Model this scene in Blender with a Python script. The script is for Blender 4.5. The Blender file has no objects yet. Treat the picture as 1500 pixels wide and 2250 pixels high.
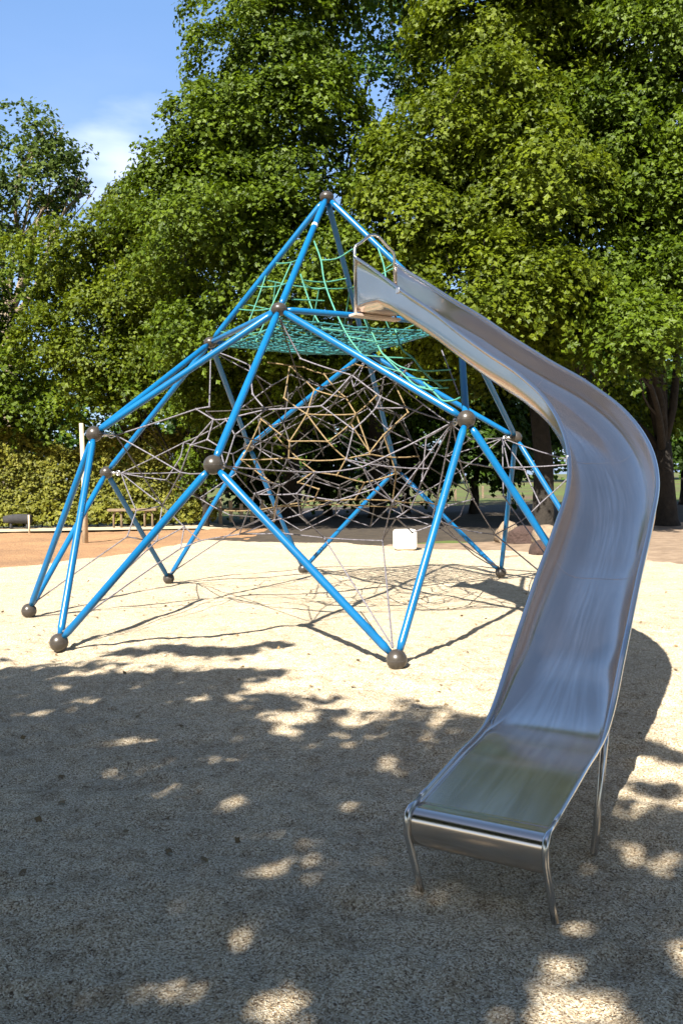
import bpy, math, random
import numpy as np
from mathutils import Matrix, Vector
rad = math.radians
rng = np.random.default_rng(7); random.seed(7)
S = bpy.context.scene; COL = S.collection

# ------------------------------------------------------------ camera
EYE = 1.6; PITCH = 0.03861; ROLL = -0.01785; FPX = 1853.8
cam = bpy.data.cameras.new('camera'); co = bpy.data.objects.new('camera', cam); COL.objects.link(co)
cam.sensor_fit = 'VERTICAL'; cam.sensor_height = 36; cam.lens = FPX / 2250 * 36; cam.clip_end = 3000
co.matrix_world = Matrix.Translation((0, 0, EYE)) @ Matrix.Rotation(math.pi / 2 - PITCH, 4, 'X') @ Matrix.Rotation(ROLL, 4, 'Z')
S.camera = co

# ------------------------------------------------------------ world, sun, exposure
SUN_EL = rad(44.3); SDX, SDY = 0.405, 0.914          # horizontal travel direction of the light
W = bpy.data.worlds.new('World'); S.world = W; W.use_nodes = True
nt = W.node_tree; N_ = nt.nodes; L_ = nt.links; N_.clear()
sky = N_.new('ShaderNodeTexSky'); sky.sky_type = 'NISHITA'; sky.sun_disc = False
sky.sun_elevation = SUN_EL; sky.sun_rotation = math.atan2(-SDX, -SDY)
sky.air_density = 1.1; sky.dust_density = 1.2; sky.ozone_density = 2.1; sky.altitude = 50
tc = N_.new('ShaderNodeTexCoord'); mp = N_.new('ShaderNodeMapping'); mp.inputs['Scale'].default_value = (2.2, 2.2, 7.0)
mp.inputs['Location'].default_value = (0.35, 0.1, 0.42)
nz = N_.new('ShaderNodeTexNoise'); nz.inputs['Scale'].default_value = 1.9; nz.inputs['Detail'].default_value = 6; nz.inputs['Roughness'].default_value = 0.5
rp = N_.new('ShaderNodeValToRGB'); rp.color_ramp.elements[0].position = 0.36; rp.color_ramp.elements[1].position = 0.62
rp.color_ramp.elements[1].color = (0.85, 0.85, 0.85, 1)
sx = N_.new('ShaderNodeSeparateXYZ'); mr = N_.new('ShaderNodeMapRange')
mr.inputs['From Min'].default_value = 0.47; mr.inputs['From Max'].default_value = 0.36   # clouds bank low in the sky
mu = N_.new('ShaderNodeMath'); mu.operation = 'MULTIPLY'; ad = N_.new('ShaderNodeMath'); ad.operation = 'MAXIMUM'
mx = N_.new('ShaderNodeMixRGB'); mx.inputs['Color2'].default_value = (8, 8.8, 11.5, 1)
mh = N_.new('ShaderNodeMixRGB'); mh.inputs['Color2'].default_value = (3.2, 6.4, 13.0, 1)     # thin bright haze on the side away from the sun
mn = N_.new('ShaderNodeMapRange'); mn.inputs['From Min'].default_value = 0.35; mn.inputs['From Max'].default_value = 0.85; mn.inputs['To Max'].default_value = 0.3
L_.new(sx.outputs['Y'], mn.inputs['Value']); L_.new(mn.outputs[0], mh.inputs['Fac'])
bg = N_.new('ShaderNodeBackground'); bg.inputs['Strength'].default_value = 0.05; ow = N_.new('ShaderNodeOutputWorld')
L_.new(tc.outputs['Generated'], mp.inputs['Vector']); L_.new(mp.outputs[0], nz.inputs['Vector']); L_.new(nz.outputs['Fac'], rp.inputs[0])
L_.new(tc.outputs['Generated'], sx.inputs[0]); L_.new(sx.outputs['Z'], mr.inputs['Value'])
mr.inputs['To Max'].default_value = 0.12; L_.new(rp.outputs[0], mu.inputs[0]); L_.new(mr.outputs[0], mu.inputs[1])
def cloud(cx_, cy_, cz_, rx, rz):          # one soft cloud: an oval patch of sky with a noisy edge
    v0 = N_.new('ShaderNodeVectorMath'); v0.operation = 'SUBTRACT'; v0.inputs[1].default_value = (cx_, cy_, cz_); L_.new(tc.outputs['Generated'], v0.inputs[0])
    v1 = N_.new('ShaderNodeVectorMath'); v1.operation = 'MULTIPLY'; v1.inputs[1].default_value = (1 / rx, 1 / rx, 1 / rz); L_.new(v0.outputs[0], v1.inputs[0])
    v2 = N_.new('ShaderNodeVectorMath'); v2.operation = 'LENGTH'; L_.new(v1.outputs[0], v2.inputs[0])
    q = N_.new('ShaderNodeMath'); q.operation = 'MULTIPLY_ADD'; q.inputs[1].default_value = 2.6; L_.new(nz.outputs['Fac'], q.inputs[0]); L_.new(v2.outputs['Value'], q.inputs[2])
    m_ = N_.new('ShaderNodeMapRange'); m_.interpolation_type = 'SMOOTHSTEP'; m_.inputs['From Min'].default_value = 2.35; m_.inputs['From Max'].default_value = 1.25; m_.inputs['To Max'].default_value = .8; L_.new(q.outputs[0], m_.inputs['Value']); return m_.outputs[0]
prev = mu.outputs[0]
for args in ((-.225, .91, .335, .15, .085), (-.42, .85, .32, .12, .05), (.3, .85, .38, .2, .08)):
    a_ = N_.new('ShaderNodeMath'); a_.operation = 'MAXIMUM'; L_.new(prev, a_.inputs[0]); L_.new(cloud(*args), a_.inputs[1]); prev = a_.outputs[0]
L_.new(prev, mx.inputs['Fac'])
L_.new(sky.outputs[0], mh.inputs['Color1']); L_.new(mh.outputs[0], mx.inputs['Color1']); L_.new(mx.outputs[0], bg.inputs[0]); L_.new(bg.outputs[0], ow.inputs[0])
sl = bpy.data.lights.new('sun', 'SUN'); sl.energy = 5.0; sl.angle = rad(0.53); sl.color = (1, 0.93, 0.82)
so = bpy.data.objects.new('sun', sl); COL.objects.link(so)
ce = math.cos(SUN_EL)
so.rotation_euler = Vector((SDX * ce, SDY * ce, -math.sin(SUN_EL))).to_track_quat('-Z', 'Y').to_euler()
S.view_settings.view_transform = 'Standard'; S.view_settings.look = 'None'; S.view_settings.exposure = 1.62; S.view_settings.gamma = 1
S.cycles.max_bounces = 8; S.cycles.transparent_max_bounces = 8

# ------------------------------------------------------------ pixel -> world helper (layout only)
def at(u, v, D):
    """world point seen at photo pixel (u,v) at distance D along +Y"""
    a, b = u - 750, v - 1125; c, s = math.cos(ROLL), math.sin(ROLL)
    x, y = (a * c + b * s) / FPX, -(-a * s + b * c) / FPX
    c, s = math.cos(PITCH), math.sin(PITCH)
    dx, dy, dz = x, c + y * s, -s + y * c
    t = D / dy
    return np.array([dx * t, D, EYE + dz * t])
def gr(u, v):
    a = at(u, v, 1.0); d = a - np.array([0, 0, EYE]); t = -EYE / d[2]
    return np.array([0, 0, EYE]) + d * t

# ------------------------------------------------------------ materials
def mat(name):
    m = bpy.data.materials.new(name); m.use_nodes = True
    n = m.node_tree.nodes; b = n['Principled BSDF']; return m, n, m.node_tree.links, b
def ramp(n, stops):
    r = n.new('ShaderNodeValToRGB'); e = r.color_ramp.elements
    e[0].position, e[0].color = stops[0][0], (*stops[0][1], 1); e[1].position, e[1].color = stops[-1][0], (*stops[-1][1], 1)
    for p, c in stops[1:-1]:
        x = e.new(p); x.color = (*c, 1)
    return r
def noise(n, l, scale, detail=4, rough=.5, co='Object', dist=0, vec=None):
    t = n.new('ShaderNodeTexNoise'); t.inputs['Scale'].default_value = scale; t.inputs['Detail'].default_value = detail
    t.inputs['Roughness'].default_value = rough; t.inputs['Distortion'].default_value = dist
    if vec is None:
        c = n.new('ShaderNodeTexCoord'); l.new(c.outputs[co], t.inputs['Vector'])
    else: l.new(vec, t.inputs['Vector'])
    return t
def mixc(n, l, fac, a, b, mode='MIX'):
    m = n.new('ShaderNodeMixRGB'); m.blend_type = mode
    for i, x in (('Fac', fac), ('Color1', a), ('Color2', b)):
        if isinstance(x, (int, float)): m.inputs[i].default_value = x
        elif isinstance(x, tuple): m.inputs[i].default_value = (*x, 1)
        else: l.new(x, m.inputs[i])
    return m.outputs[0]
def bump(n, l, b, h, strength, dist=.01, prev=None):
    x = n.new('ShaderNodeBump'); x.inputs['Strength'].default_value = strength; x.inputs['Distance'].default_value = dist
    l.new(h, x.inputs['Height'])
    if prev is not None: l.new(prev, x.inputs['Normal'])
    l.new(x.outputs[0], b.inputs['Normal']); return x.outputs[0]
def simple(name, col, rough=.6, metal=0, var=.15, vs=6, bs=0, bd=.004, bsc=60, spec=.5):
    m, n, l, b = mat(name)
    t = noise(n, l, vs, 5, .6)
    lo = tuple(c * (1 - var) for c in col); hi = tuple(min(1, c * (1 + var)) for c in col)
    r = ramp(n, [(.3, lo), (.7, hi)]); l.new(t.outputs['Fac'], r.inputs[0]); l.new(r.outputs[0], b.inputs['Base Color'])
    b.inputs['Roughness'].default_value = rough; b.inputs['Metallic'].default_value = metal
    b.inputs['Specular IOR Level'].default_value = spec
    if bs:
        t2 = noise(n, l, bsc, 4, .6); bump(n, l, b, t2.outputs['Fac'], bs, bd)
    return m

def m_sand():
    m, n, l, b = mat('pale_pea_gravel')
    vo = n.new('ShaderNodeTexVoronoi'); vo.inputs['Scale'].default_value = 175; tcn = n.new('ShaderNodeTexCoord')
    l.new(tcn.outputs['Object'], vo.inputs['Vector']); vo.inputs['Randomness'].default_value = 1
    sh = n.new('ShaderNodeSeparateColor'); l.new(vo.outputs['Color'], sh.inputs[0])
    r = ramp(n, [(.0, (.14, .095, .06)), (.25, (.4, .315, .21)), (.6, (.6, .505, .355)), (1, (.86, .79, .65))])
    l.new(sh.outputs[0], r.inputs[0])
    lg = noise(n, l, .9, 6, .6); r2 = ramp(n, [(.3, (.8, .79, .78)), (.7, (1.06, 1.04, 1.0))]); l.new(lg.outputs['Fac'], r2.inputs[0])
    c = mixc(n, l, 1.0, r.outputs[0], r2.outputs[0], 'MULTIPLY')
    # little dark leaf litter specks
    v2 = n.new('ShaderNodeTexVoronoi'); v2.inputs['Scale'].default_value = 9; l.new(tcn.outputs['Object'], v2.inputs['Vector'])
    md = noise(n, l, 8, 5, .65); r4 = ramp(n, [(.34, (.7, .66, .62)), (.5, (1, 1, 1))]); l.new(md.outputs['Fac'], r4.inputs[0]); c = mixc(n, l, .85, c, r4.outputs[0], 'MULTIPLY')  # darker mottling paints the shading of small hollows into the gravel
    r3 = ramp(n, [(.045, (1, 1, 1)), (.07, (0, 0, 0))]); l.new(v2.outputs['Distance'], r3.inputs[0])
    c = mixc(n, l, r3.outputs[0], c, (.12, .08, .05))
    l.new(c, b.inputs['Base Color']); b.inputs['Roughness'].default_value = .9; b.inputs['Specular IOR Level'].default_value = .2
    mid = noise(n, l, 14, 5, .65)
    p = bump(n, l, b, mid.outputs['Fac'], .8, .035)
    bump(n, l, b, vo.outputs['Distance'], .8, .006, p)
    return m
def m_bark():
    m, n, l, b = mat('orange_wood_chips')
    t = noise(n, l, 28, 6, .7); r = ramp(n, [(.3, (.13, .07, .034)), (.5, (.37, .215, .11)), (.72, (.54, .35, .19))])
    l.new(t.outputs['Fac'], r.inputs[0]); t2 = noise(n, l, .5, 5, .6)
    r2 = ramp(n, [(.35, (.75, .72, .7)), (.7, (1.15, 1.1, 1.0))]); l.new(t2.outputs['Fac'], r2.inputs[0])
    l.new(mixc(n, l, 1.0, r.outputs[0], r2.outputs[0], 'MULTIPLY'), b.inputs['Base Color']); b.inputs['Roughness'].default_value = .9
    bump(n, l, b, t.outputs['Fac'], 1, .05); return m
def m_dirt():
    m, n, l, b = mat('dry_tan_dirt')
    t = noise(n, l, 3, 8, .7); r = ramp(n, [(.3, (.12, .08, .05)), (.55, (.23, .165, .11)), (.75, (.31, .24, .165))])
    l.new(t.outputs['Fac'], r.inputs[0]); l.new(r.outputs[0], b.inputs['Base Color']); b.inputs['Roughness'].default_value = .95
    bump(n, l, b, t.outputs['Fac'], .8, .05); return m
def m_lawn():
    m, n, l, b = mat('park_lawn')
    t = noise(n, l, .12, 8, .65); r = ramp(n, [(.36, (.1, .07, .04)), (.47, (.07, .08, .02)), (.6, (.08, .12, .018)), (.75, (.13, .16, .03))])
    l.new(t.outputs['Fac'], r.inputs[0]); l.new(r.outputs[0], b.inputs['Base Color']); b.inputs['Roughness'].default_value = .95
    t2 = noise(n, l, 20, 6, .7); bump(n, l, b, t2.outputs['Fac'], 1, .06); return m
def m_leaf(name, dark, light, trans, tmix=.35, scale=.35):
    m = bpy.data.materials.new(name); m.use_nodes = True; n = m.node_tree.nodes; l = m.node_tree.links; n.clear()
    g = n.new('ShaderNodeNewGeometry'); t = noise(n, l, scale, 4, .6)
    md = n.new('ShaderNodeMath'); md.operation = 'MULTIPLY_ADD'; md.inputs[1].default_value = .55; md.inputs[2].default_value = -.1
    a = n.new('ShaderNodeMath'); a.operation = 'ADD'; l.new(g.outputs['Random Per Island'], md.inputs[0])
    l.new(md.outputs[0], a.inputs[0]); l.new(t.outputs['Fac'], a.inputs[1])
    r = ramp(n, [(.2, dark), (1.0, light)]); l.new(a.outputs[0], r.inputs[0])
    d = n.new('ShaderNodeBsdfPrincipled'); d.inputs['Roughness'].default_value = .5; d.inputs['Specular IOR Level'].default_value = .22
    l.new(r.outputs[0], d.inputs['Base Color'])
    tr = n.new('ShaderNodeBsdfTranslucent'); l.new(mixc(n, l, 1.0, r.outputs[0], trans, 'MULTIPLY'), tr.inputs['Color'])
    ms = n.new('ShaderNodeMixShader'); ms.inputs[0].default_value = tmix
    l.new(d.outputs[0], ms.inputs[1]); l.new(tr.outputs[0], ms.inputs[2])
    o = n.new('ShaderNodeOutputMaterial'); l.new(ms.outputs[0], o.inputs[0]); return m
def m_steel(name, base, rough, aniso=True):
    m, n, l, b = mat(name)
    b.inputs['Metallic'].default_value = 1
    t = noise(n, l, 2.2, 6, .65, dist=1.0); r = ramp(n, [(.3, tuple(c * .93 for c in base)), (.7, base)])
    sc = noise(n, l, 5, 7, .75, dist=1.5); r5 = ramp(n, [(.6, (0, 0, 0)), (.72, (.45, .45, .45))]); l.new(sc.outputs['Fac'], r5.inputs[0])
    l.new(t.outputs['Fac'], r.inputs[0]); l.new(mixc(n, l, r5.outputs[0], r.outputs[0], (.9, .8, .72)), b.inputs['Base Color'])
    # worn streaks along the run; pale centre band paints in a reflected streak (UV: u across, v along)
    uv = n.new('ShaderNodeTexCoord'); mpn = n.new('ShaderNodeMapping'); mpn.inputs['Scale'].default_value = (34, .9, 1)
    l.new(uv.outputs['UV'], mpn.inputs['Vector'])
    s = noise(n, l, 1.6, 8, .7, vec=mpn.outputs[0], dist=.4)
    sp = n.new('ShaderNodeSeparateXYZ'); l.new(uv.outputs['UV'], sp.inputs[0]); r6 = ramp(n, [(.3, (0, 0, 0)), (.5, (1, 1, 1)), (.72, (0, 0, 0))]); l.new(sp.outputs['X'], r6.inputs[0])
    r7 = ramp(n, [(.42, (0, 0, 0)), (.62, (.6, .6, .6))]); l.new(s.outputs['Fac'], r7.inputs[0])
    refl_band = mixc(n, l, 1.0, r6.outputs[0], r7.outputs[0], 'MULTIPLY'); old = b.inputs['Base Color'].links[0].from_socket; l.new(mixc(n, l, refl_band, old, (.97, .88, .8)), b.inputs['Base Color'])
    r2 = n.new('ShaderNodeMapRange'); r2.inputs['From Min'].default_value = .3; r2.inputs['From Max'].default_value = .75
    r2.inputs['To Min'].default_value = rough * .93; r2.inputs['To Max'].default_value = rough * 1.12
    l.new(s.outputs['Fac'], r2.inputs['Value']); l.new(r2.outputs[0], b.inputs['Roughness'])
    t3 = noise(n, l, 2.0, 2, .5); p = bump(n, l, b, t3.outputs['Fac'], .12, .01)
    bump(n, l, b, s.outputs['Fac'], .02, .001, p)
    return m
M = dict(
 sand=m_sand(), bark=m_bark(), dirt=m_dirt(), lawn=m_lawn(),
 blue=simple('blue_powder_coat', (.002, .105, .27), .3, 0, .12, 3, .03, .002, 200),
 knob=simple('grey_brown_ball_plastic', (.042, .036, .03), .33, 0, .25, 14, .08, .002, 90),
 zinc=simple('zinc_fittings', (.5, .5, .52), .35, .9, .2, 20),
 grey=simple('grey_rope', (.135, .128, .15), .75, 0, .7, 45, .5, .004, 160),
 tan=simple('tan_rope', (.19, .135, .065), .8, 0, .45, 40, .5, .004, 160),
 green=simple('sea_green_rope', (.05, .22, .165), .7, 0, .35, 30, .5, .004, 160),
 teal=simple('teal_net_rope', (.02, .14, .15), .75, 0, .4, 20, .5, .004, 160),
 darkr=simple('dark_rope', (.05, .045, .045), .8, 0, .6, 40, .5, .004, 160),
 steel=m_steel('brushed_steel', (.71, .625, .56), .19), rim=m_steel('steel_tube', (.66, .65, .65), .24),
 board=simple('pale_entry_board', (.42, .33, .28), .7, 0, .15, 12),
 barkw=simple('tree_bark', (.018, .0145, .011), .95, 0, .45, 5, 1, .05, 14),
 barkl=simple('pale_tree_bark', (.2, .16, .11), .95, 0, .4, 5, 1, .05, 14),
 pole=simple('peeled_pole_wood', (.46, .37, .26), .8, 0, .2, 8, .3, .01, 30),
 wood=simple('weathered_wood', (.17, .125, .08), .9, 0, .3, 10, .5, .01, 30),
 log=simple('dark_grey_log', (.025, .025, .028), .9, 0, .3, 6, .8, .03, 20),
 block=simple('cream_block', (.78, .74, .66), .6, 0, .05, 5, .2, .01, 20),
 rock=simple('tan_rock', (.22, .165, .11), .95, 0, .35, 4, 1, .06, 10),
 rockr=simple('red_brown_rock', (.05, .03, .025), .95, 0, .35, 4, 1, .06, 10),
 maple=m_leaf('maple_leaves', (.010, .028, .002), (.108, .16, .007), (1.5, 1.5, .8), .3),
 maple2=m_leaf('lime_maple_leaves', (.012, .031, .002), (.135, .175, .008), (1.5, 1.5, .8), .32),
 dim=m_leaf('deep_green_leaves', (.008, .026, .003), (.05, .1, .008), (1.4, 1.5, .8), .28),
 lacy=m_leaf('grey_green_leaves', (.02, .045, .01), (.1, .14, .02), (1.4, 1.5, .9), .3),
 hedge=m_leaf('olive_hedge_leaves', (.035, .05, .006), (.2, .2, .026), (1.3, 1.2, .7), .25, .8),
)

# ------------------------------------------------------------ mesh helpers
def tag(o, label=None, cat=None, group=None, kind=None):
    if label: o['label'] = label
    if cat: o['category'] = cat
    if group: o['group'] = group
    if kind: o['kind'] = kind
    return o
def empty(name, loc=(0, 0, 0)):
    o = bpy.data.objects.new(name, None); COL.objects.link(o); o.location = loc; o.empty_display_size = .2; return o
class MB:
    def __init__(s): s.v = []; s.f = []; s.uv = None
    def add(s, V, F):
        k = len(s.v); s.v += [tuple(map(float, p)) for p in V]; s.f += [tuple(i + k for i in f) for f in F]
    def tube(s, P, r, seg=8, cap=True):
        P = [np.array(p, float) for p in P]; n = len(P)
        R = r if hasattr(r, '__len__') else [r] * n
        T = [P[min(i + 1, n - 1)] - P[max(i - 1, 0)] for i in range(n)]; T = [t / (np.linalg.norm(t) + 1e-9) for t in T]
        a = np.cross(T[0], (0, 0, 1)); a = a if np.linalg.norm(a) > .1 else np.cross(T[0], (1, 0, 0)); a /= np.linalg.norm(a)
        V = []
        for i in range(n):
            a = a - T[i] * (a @ T[i]); a /= np.linalg.norm(a) + 1e-9; b = np.cross(T[i], a)
            for k in range(seg):
                t = 2 * math.pi * k / seg; V.append(P[i] + R[i] * (math.cos(t) * a + math.sin(t) * b))
        F = [(i * seg + k, i * seg + (k + 1) % seg, (i + 1) * seg + (k + 1) % seg, (i + 1) * seg + k) for i in range(n - 1) for k in range(seg)]
        if cap: F += [tuple(range(seg))[::-1], tuple((n - 1) * seg + k for k in range(seg))]
        s.add(V, F)
    def ball(s, c, r, seg=20, rings=12, sz=1.0):
        V = [(c[0], c[1], c[2] + r * sz)]
        for i in range(1, rings):
            p = math.pi * i / rings
            V += [(c[0] + r * math.sin(p) * math.cos(2 * math.pi * k / seg), c[1] + r * math.sin(p) * math.sin(2 * math.pi * k / seg), c[2] + r * sz * math.cos(p)) for k in range(seg)]
        V.append((c[0], c[1], c[2] - r * sz)); e = len(V) - 1
        F = [(0, 1 + k, 1 + (k + 1) % seg) for k in range(seg)]
        F += [(1 + i * seg + k, 1 + (i + 1) * seg + k, 1 + (i + 1) * seg + (k + 1) % seg, 1 + i * seg + (k + 1) % seg) for i in range(rings - 2) for k in range(seg)]
        F += [(e, 1 + (rings - 2) * seg + (k + 1) % seg, 1 + (rings - 2) * seg + k) for k in range(seg)]
        s.add(V, F)
    def box(s, c, d, rz=0, rot=None):
        x, y, z = [q / 2 for q in d]
        V = np.array([(a * x, b * y, e * z) for e in (-1, 1) for a, b in ((-1, -1), (1, -1), (1, 1), (-1, 1))])
        cz, sz = math.cos(rz), math.sin(rz); Rm = np.array([[cz, -sz, 0], [sz, cz, 0], [0, 0, 1]])
        if rot is not None: Rm = np.array(rot)
        V = V @ Rm.T + np.array(c)
        s.add(V, [(3, 2, 1, 0), (4, 5, 6, 7), (0, 1, 5, 4), (1, 2, 6, 5), (2, 3, 7, 6), (3, 0, 4, 7)])
    def build(s, name, m, parent=None, smooth=True, bevel=0, loc=None):
        me = bpy.data.meshes.new(name); me.from_pydata(s.v, [], s.f); me.update()
        if smooth: me.polygons.foreach_set('use_smooth', [True] * len(me.polygons))
        me.materials.append(m); o = bpy.data.objects.new(name, me); COL.objects.link(o)
        if parent is not None:
            o.parent = parent; o.location = -Vector(parent.location)
        if bevel:
            b = o.modifiers.new('bevel', 'BEVEL'); b.width = bevel; b.segments = 3
        return o
def npmesh(name, V, F, m, parent=None, smooth=False):
    """V (n,3), F (k,c) fast"""
    me = bpy.data.meshes.new(name); k, c = F.shape
    me.vertices.add(len(V)); me.vertices.foreach_set('co', V.astype(np.float32).ravel())
    me.loops.add(k * c); me.loops.foreach_set('vertex_index', F.astype(np.int32).ravel())
    me.polygons.add(k); me.polygons.foreach_set('loop_start', np.arange(0, k * c, c, dtype=np.int32))
    me.polygons.foreach_set('loop_total', np.full(k, c, dtype=np.int32))
    me.polygons.foreach_set('use_smooth', np.full(k, smooth)); me.update(calc_edges=True); me.materials.append(m)
    o = bpy.data.objects.new(name, me); COL.objects.link(o)
    if parent is not None: o.parent = parent; o.location = -Vector(parent.location)
    return o
def vnoise(x, y, seed=0):
    xi, yi = np.floor(x).astype(int), np.floor(y).astype(int); fx, fy = x - xi, y - yi
    fx = fx * fx * (3 - 2 * fx); fy = fy * fy * (3 - 2 * fy)
    def h(a, b):
        n = (a * 374761393 + b * 668265263 + seed * 974711) & 0x7fffffff
        n = ((n ^ (n >> 13)) * 1274126177) & 0x7fffffff
        return ((n ^ (n >> 16)) & 0xffff) / 65535.0
    return (h(xi, yi) * (1 - fx) + h(xi + 1, yi) * fx) * (1 - fy) + (h(xi, yi + 1) * (1 - fx) + h(xi + 1, yi + 1) * fx) * fy
def fbm(x, y, o=4, seed=0):
    r = 0; a = .5
    for i in range(o): r = r + a * vnoise(x, y, seed + i); x = x * 2.03; y = y * 2.03; a *= .5
    return r
def sag(a, b, d, n=8, dirv=(0, 0, -1)):
    a, b, dv = np.array(a, float), np.array(b, float), np.array(dirv, float)
    return [a + (b - a) * t + dv * d * 4 * t * (1 - t) for t in np.linspace(0, 1, n)]

# ------------------------------------------------------------ setting: ground sheets
def axis(fine, coarse):
    return np.unique(np.round(np.concatenate([fine, coarse]), 4))
def sheet(name, xs, ys, hf, m, drop=None):
    X, Y = np.meshgrid(xs, ys); Z = hf(X, Y); nx, ny = len(xs), len(ys)
    V = np.stack([X, Y, Z], -1).reshape(-1, 3)
    i = np.arange((ny - 1) * (nx - 1)); r, c = i // (nx - 1), i % (nx - 1); a = r * nx + c
    F = np.stack([a, a + 1, a + nx + 1, a + nx], 1)
    if drop is not None:
        k = ~drop(X, Y).reshape(-1)[F].all(1); F = F[k]
    return npmesh(name, V, F, m, None, True)
bx = np.array([-40, -8, -6.3, -5, -3.8, -2, .2, .9, 2.5, 4, 5.5, 6.2, 8, 40.])
by = np.array([14, 15.8, 16.8, 19.5, 23.8, 22.4, 21.6, 20.6, 19.2, 18.2, 17, 15.1, 14.6, 12.])
def bound(X): return np.interp(X, bx, by) + .5 * (fbm(X * .8, X * 0 + 3.3, 3, 5) - .5) + .25 * (fbm(X * 5, X * 0 + 1.3, 2, 9) - .5)
def h_sand(X, Y):
    near = np.clip((12 - Y) / 6, .25, 1)
    z = .075 * (fbm(X * 1.5, Y * 1.5, 3, 1) - .5) + near * .055 * (fbm(X * 5.5, Y * 5.5, 3, 2) - .5) + near * .065 * (fbm(X * 10, Y * 10, 3, 4) - .5)
    e = np.clip((Y - bound(X)) / .9, 0, 1)
    return z - .35 * e * e * (3 - 2 * e) - .02
gf = np.arange(1.2, 9, .035); 
sx_ = axis(np.arange(-4.5, 4.5, .035), np.concatenate([np.arange(-40, -9, 1.5), np.arange(-9, -4.5, .15), np.arange(4.5, 9, .15), np.arange(9, 41, 1.5)]))
sy_ = axis(gf, np.concatenate([np.arange(-30, 1.2, 1.5), np.arange(9, 30, .12)]))
o = sheet('sand_ground', sx_, sy_, h_sand, M['sand'], lambda X, Y: Y > bound(X) + 1.2); tag(o, kind='structure')
def h_bark(X, Y): return .02 + .06 * (fbm(X * .7, Y * .7, 4, 11) - .5) + .04 * (fbm(X * 4, Y * 4, 2, 12) - .5) - .3 * np.clip((Y - 30.2 - .4 * fbm(X, X * 0, 3, 3)) / .8, 0, 1) - .4 * np.clip((X + 2.6) / 1.2, 0, 1)
o = sheet('wood_chip_ground', np.arange(-30, -1, .25), np.arange(13, 31.2, .2), lambda X, Y: h_bark(X, Y) - .1, M['bark']); tag(o, kind='structure')
def h_dirt(X, Y): return -.06 + .1 * (fbm(X * .4, Y * .4, 4, 21) - .5) - .3 * np.clip((1.2 - X) / .8, 0, 1)
o = sheet('dirt_ground', np.arange(.4, 40, .4), np.arange(11.5, 29, .4), lambda X, Y: h_dirt(X, Y) - .25 * np.clip((Y - 21 - 1.5 * fbm(X * .6, Y * .6, 3, 8)) / 2, 0, 1) * np.clip((6 - X) / 2, 0, 1), M['dirt']); tag(o, kind='structure')
o = sheet('path', np.arange(-30, -2, .5), np.arange(29.5, 34.5, .4), lambda X, Y: -.02 - .4 * np.clip((X + 5) / 2, 0, 1) + .02 * (fbm(X, Y, 3, 31) - .5) - .3 * np.clip((Y - 33.2) / .9, 0, 1), simple('pale_path', (.42, .35, .24), .95, 0, .15, 3)); tag(o, kind='structure')
o = sheet('painted_shade_ground', np.arange(-6, 60, .5), np.arange(20, 66, .5), lambda X, Y: -.1 + .08 * (fbm(X * .8, Y * .8, 3, 61) - .5) - .3 * np.clip((np.interp(X, [-1, .8], [21.6, 23.4]) - Y + 2.5 * (fbm(X * .7, X * 0, 3, 62) - .5)) / 1.5, 0, 1) - .3 * np.clip((-4 - X) / 1.5, 0, 1) - .4 * np.clip((Y - 58) / 3, 0, 1), simple('painted_tree_shade', (.04, .03, .02), .95, 0, .4, 3, .6, .05, 12)); tag(o, kind='structure')  # dark sheet: tree shade behind the frame painted as ground colour
o = sheet('lawn', np.concatenate([np.arange(-900, -60, 60), np.arange(-60, 60, 3), np.arange(60, 901, 60)]), np.concatenate([np.arange(-300, -30, 30), np.arange(-30, 120, 3), np.arange(120, 1500, 60)]), lambda X, Y: -.17 + .06 * (fbm(X * .1, Y * .1, 3, 41) - .5) + np.clip((Y - 45) / 200, 0, 1) * 2.2, M['lawn']); tag(o, kind='structure')

# ------------------------------------------------------------ climbing frame
CX, CY, TH = -0.1175, 10.914, -1.88691
RU, HU, HA, RS, HS, RP, HP, RB, DB = 1.685, 3.472, 5.203, 2.98, 2.163, 3.361, 1.754, 3.793, .466
def pol(r, a, z): return np.array([CX + r * math.cos(a), CY + r * math.sin(a), z])
AN = [TH - k * math.pi / 2 for k in range(4)]
A = pol(0, 0, HA); U = [pol(RU, a, HU) for a in AN]; P = [pol(RP, a, HP) for a in AN]; Q = [pol(RS, a - math.pi / 4, HS) for a in AN]
BM = [pol(RB, a - DB, .05) for a in AN]; BP = [pol(RB, a + DB, .05) for a in AN]
fr = empty('climbing_frame', (CX, CY, 0))
tag(fr, 'blue tube pyramid climbing frame with grey ball joints and rope nets on the pale gravel', 'climbing frame')
def pipe(a, b, r=.037):
    d = (b - a) / np.linalg.norm(b - a); mb = MB()
    mb.tube([a + d * .085, a + d * .16, b - d * .16, b - d * .085], [r * .72, r, r, r * .72], 16)
    mb.build('tube', M['blue'], fr)
    c = MB()
for k in range(4):
    pipe(A, U[k]); pipe(U[k], U[(k + 1) % 4], .034); pipe(U[k], P[k]); pipe(U[k], Q[k]); pipe(U[k], Q[(k - 1) % 4])
    pipe(P[k], BM[k]); pipe(P[k], BP[k]); pipe(Q[k], BM[k]); pipe(Q[(k - 1) % 4], BP[k])
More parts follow.
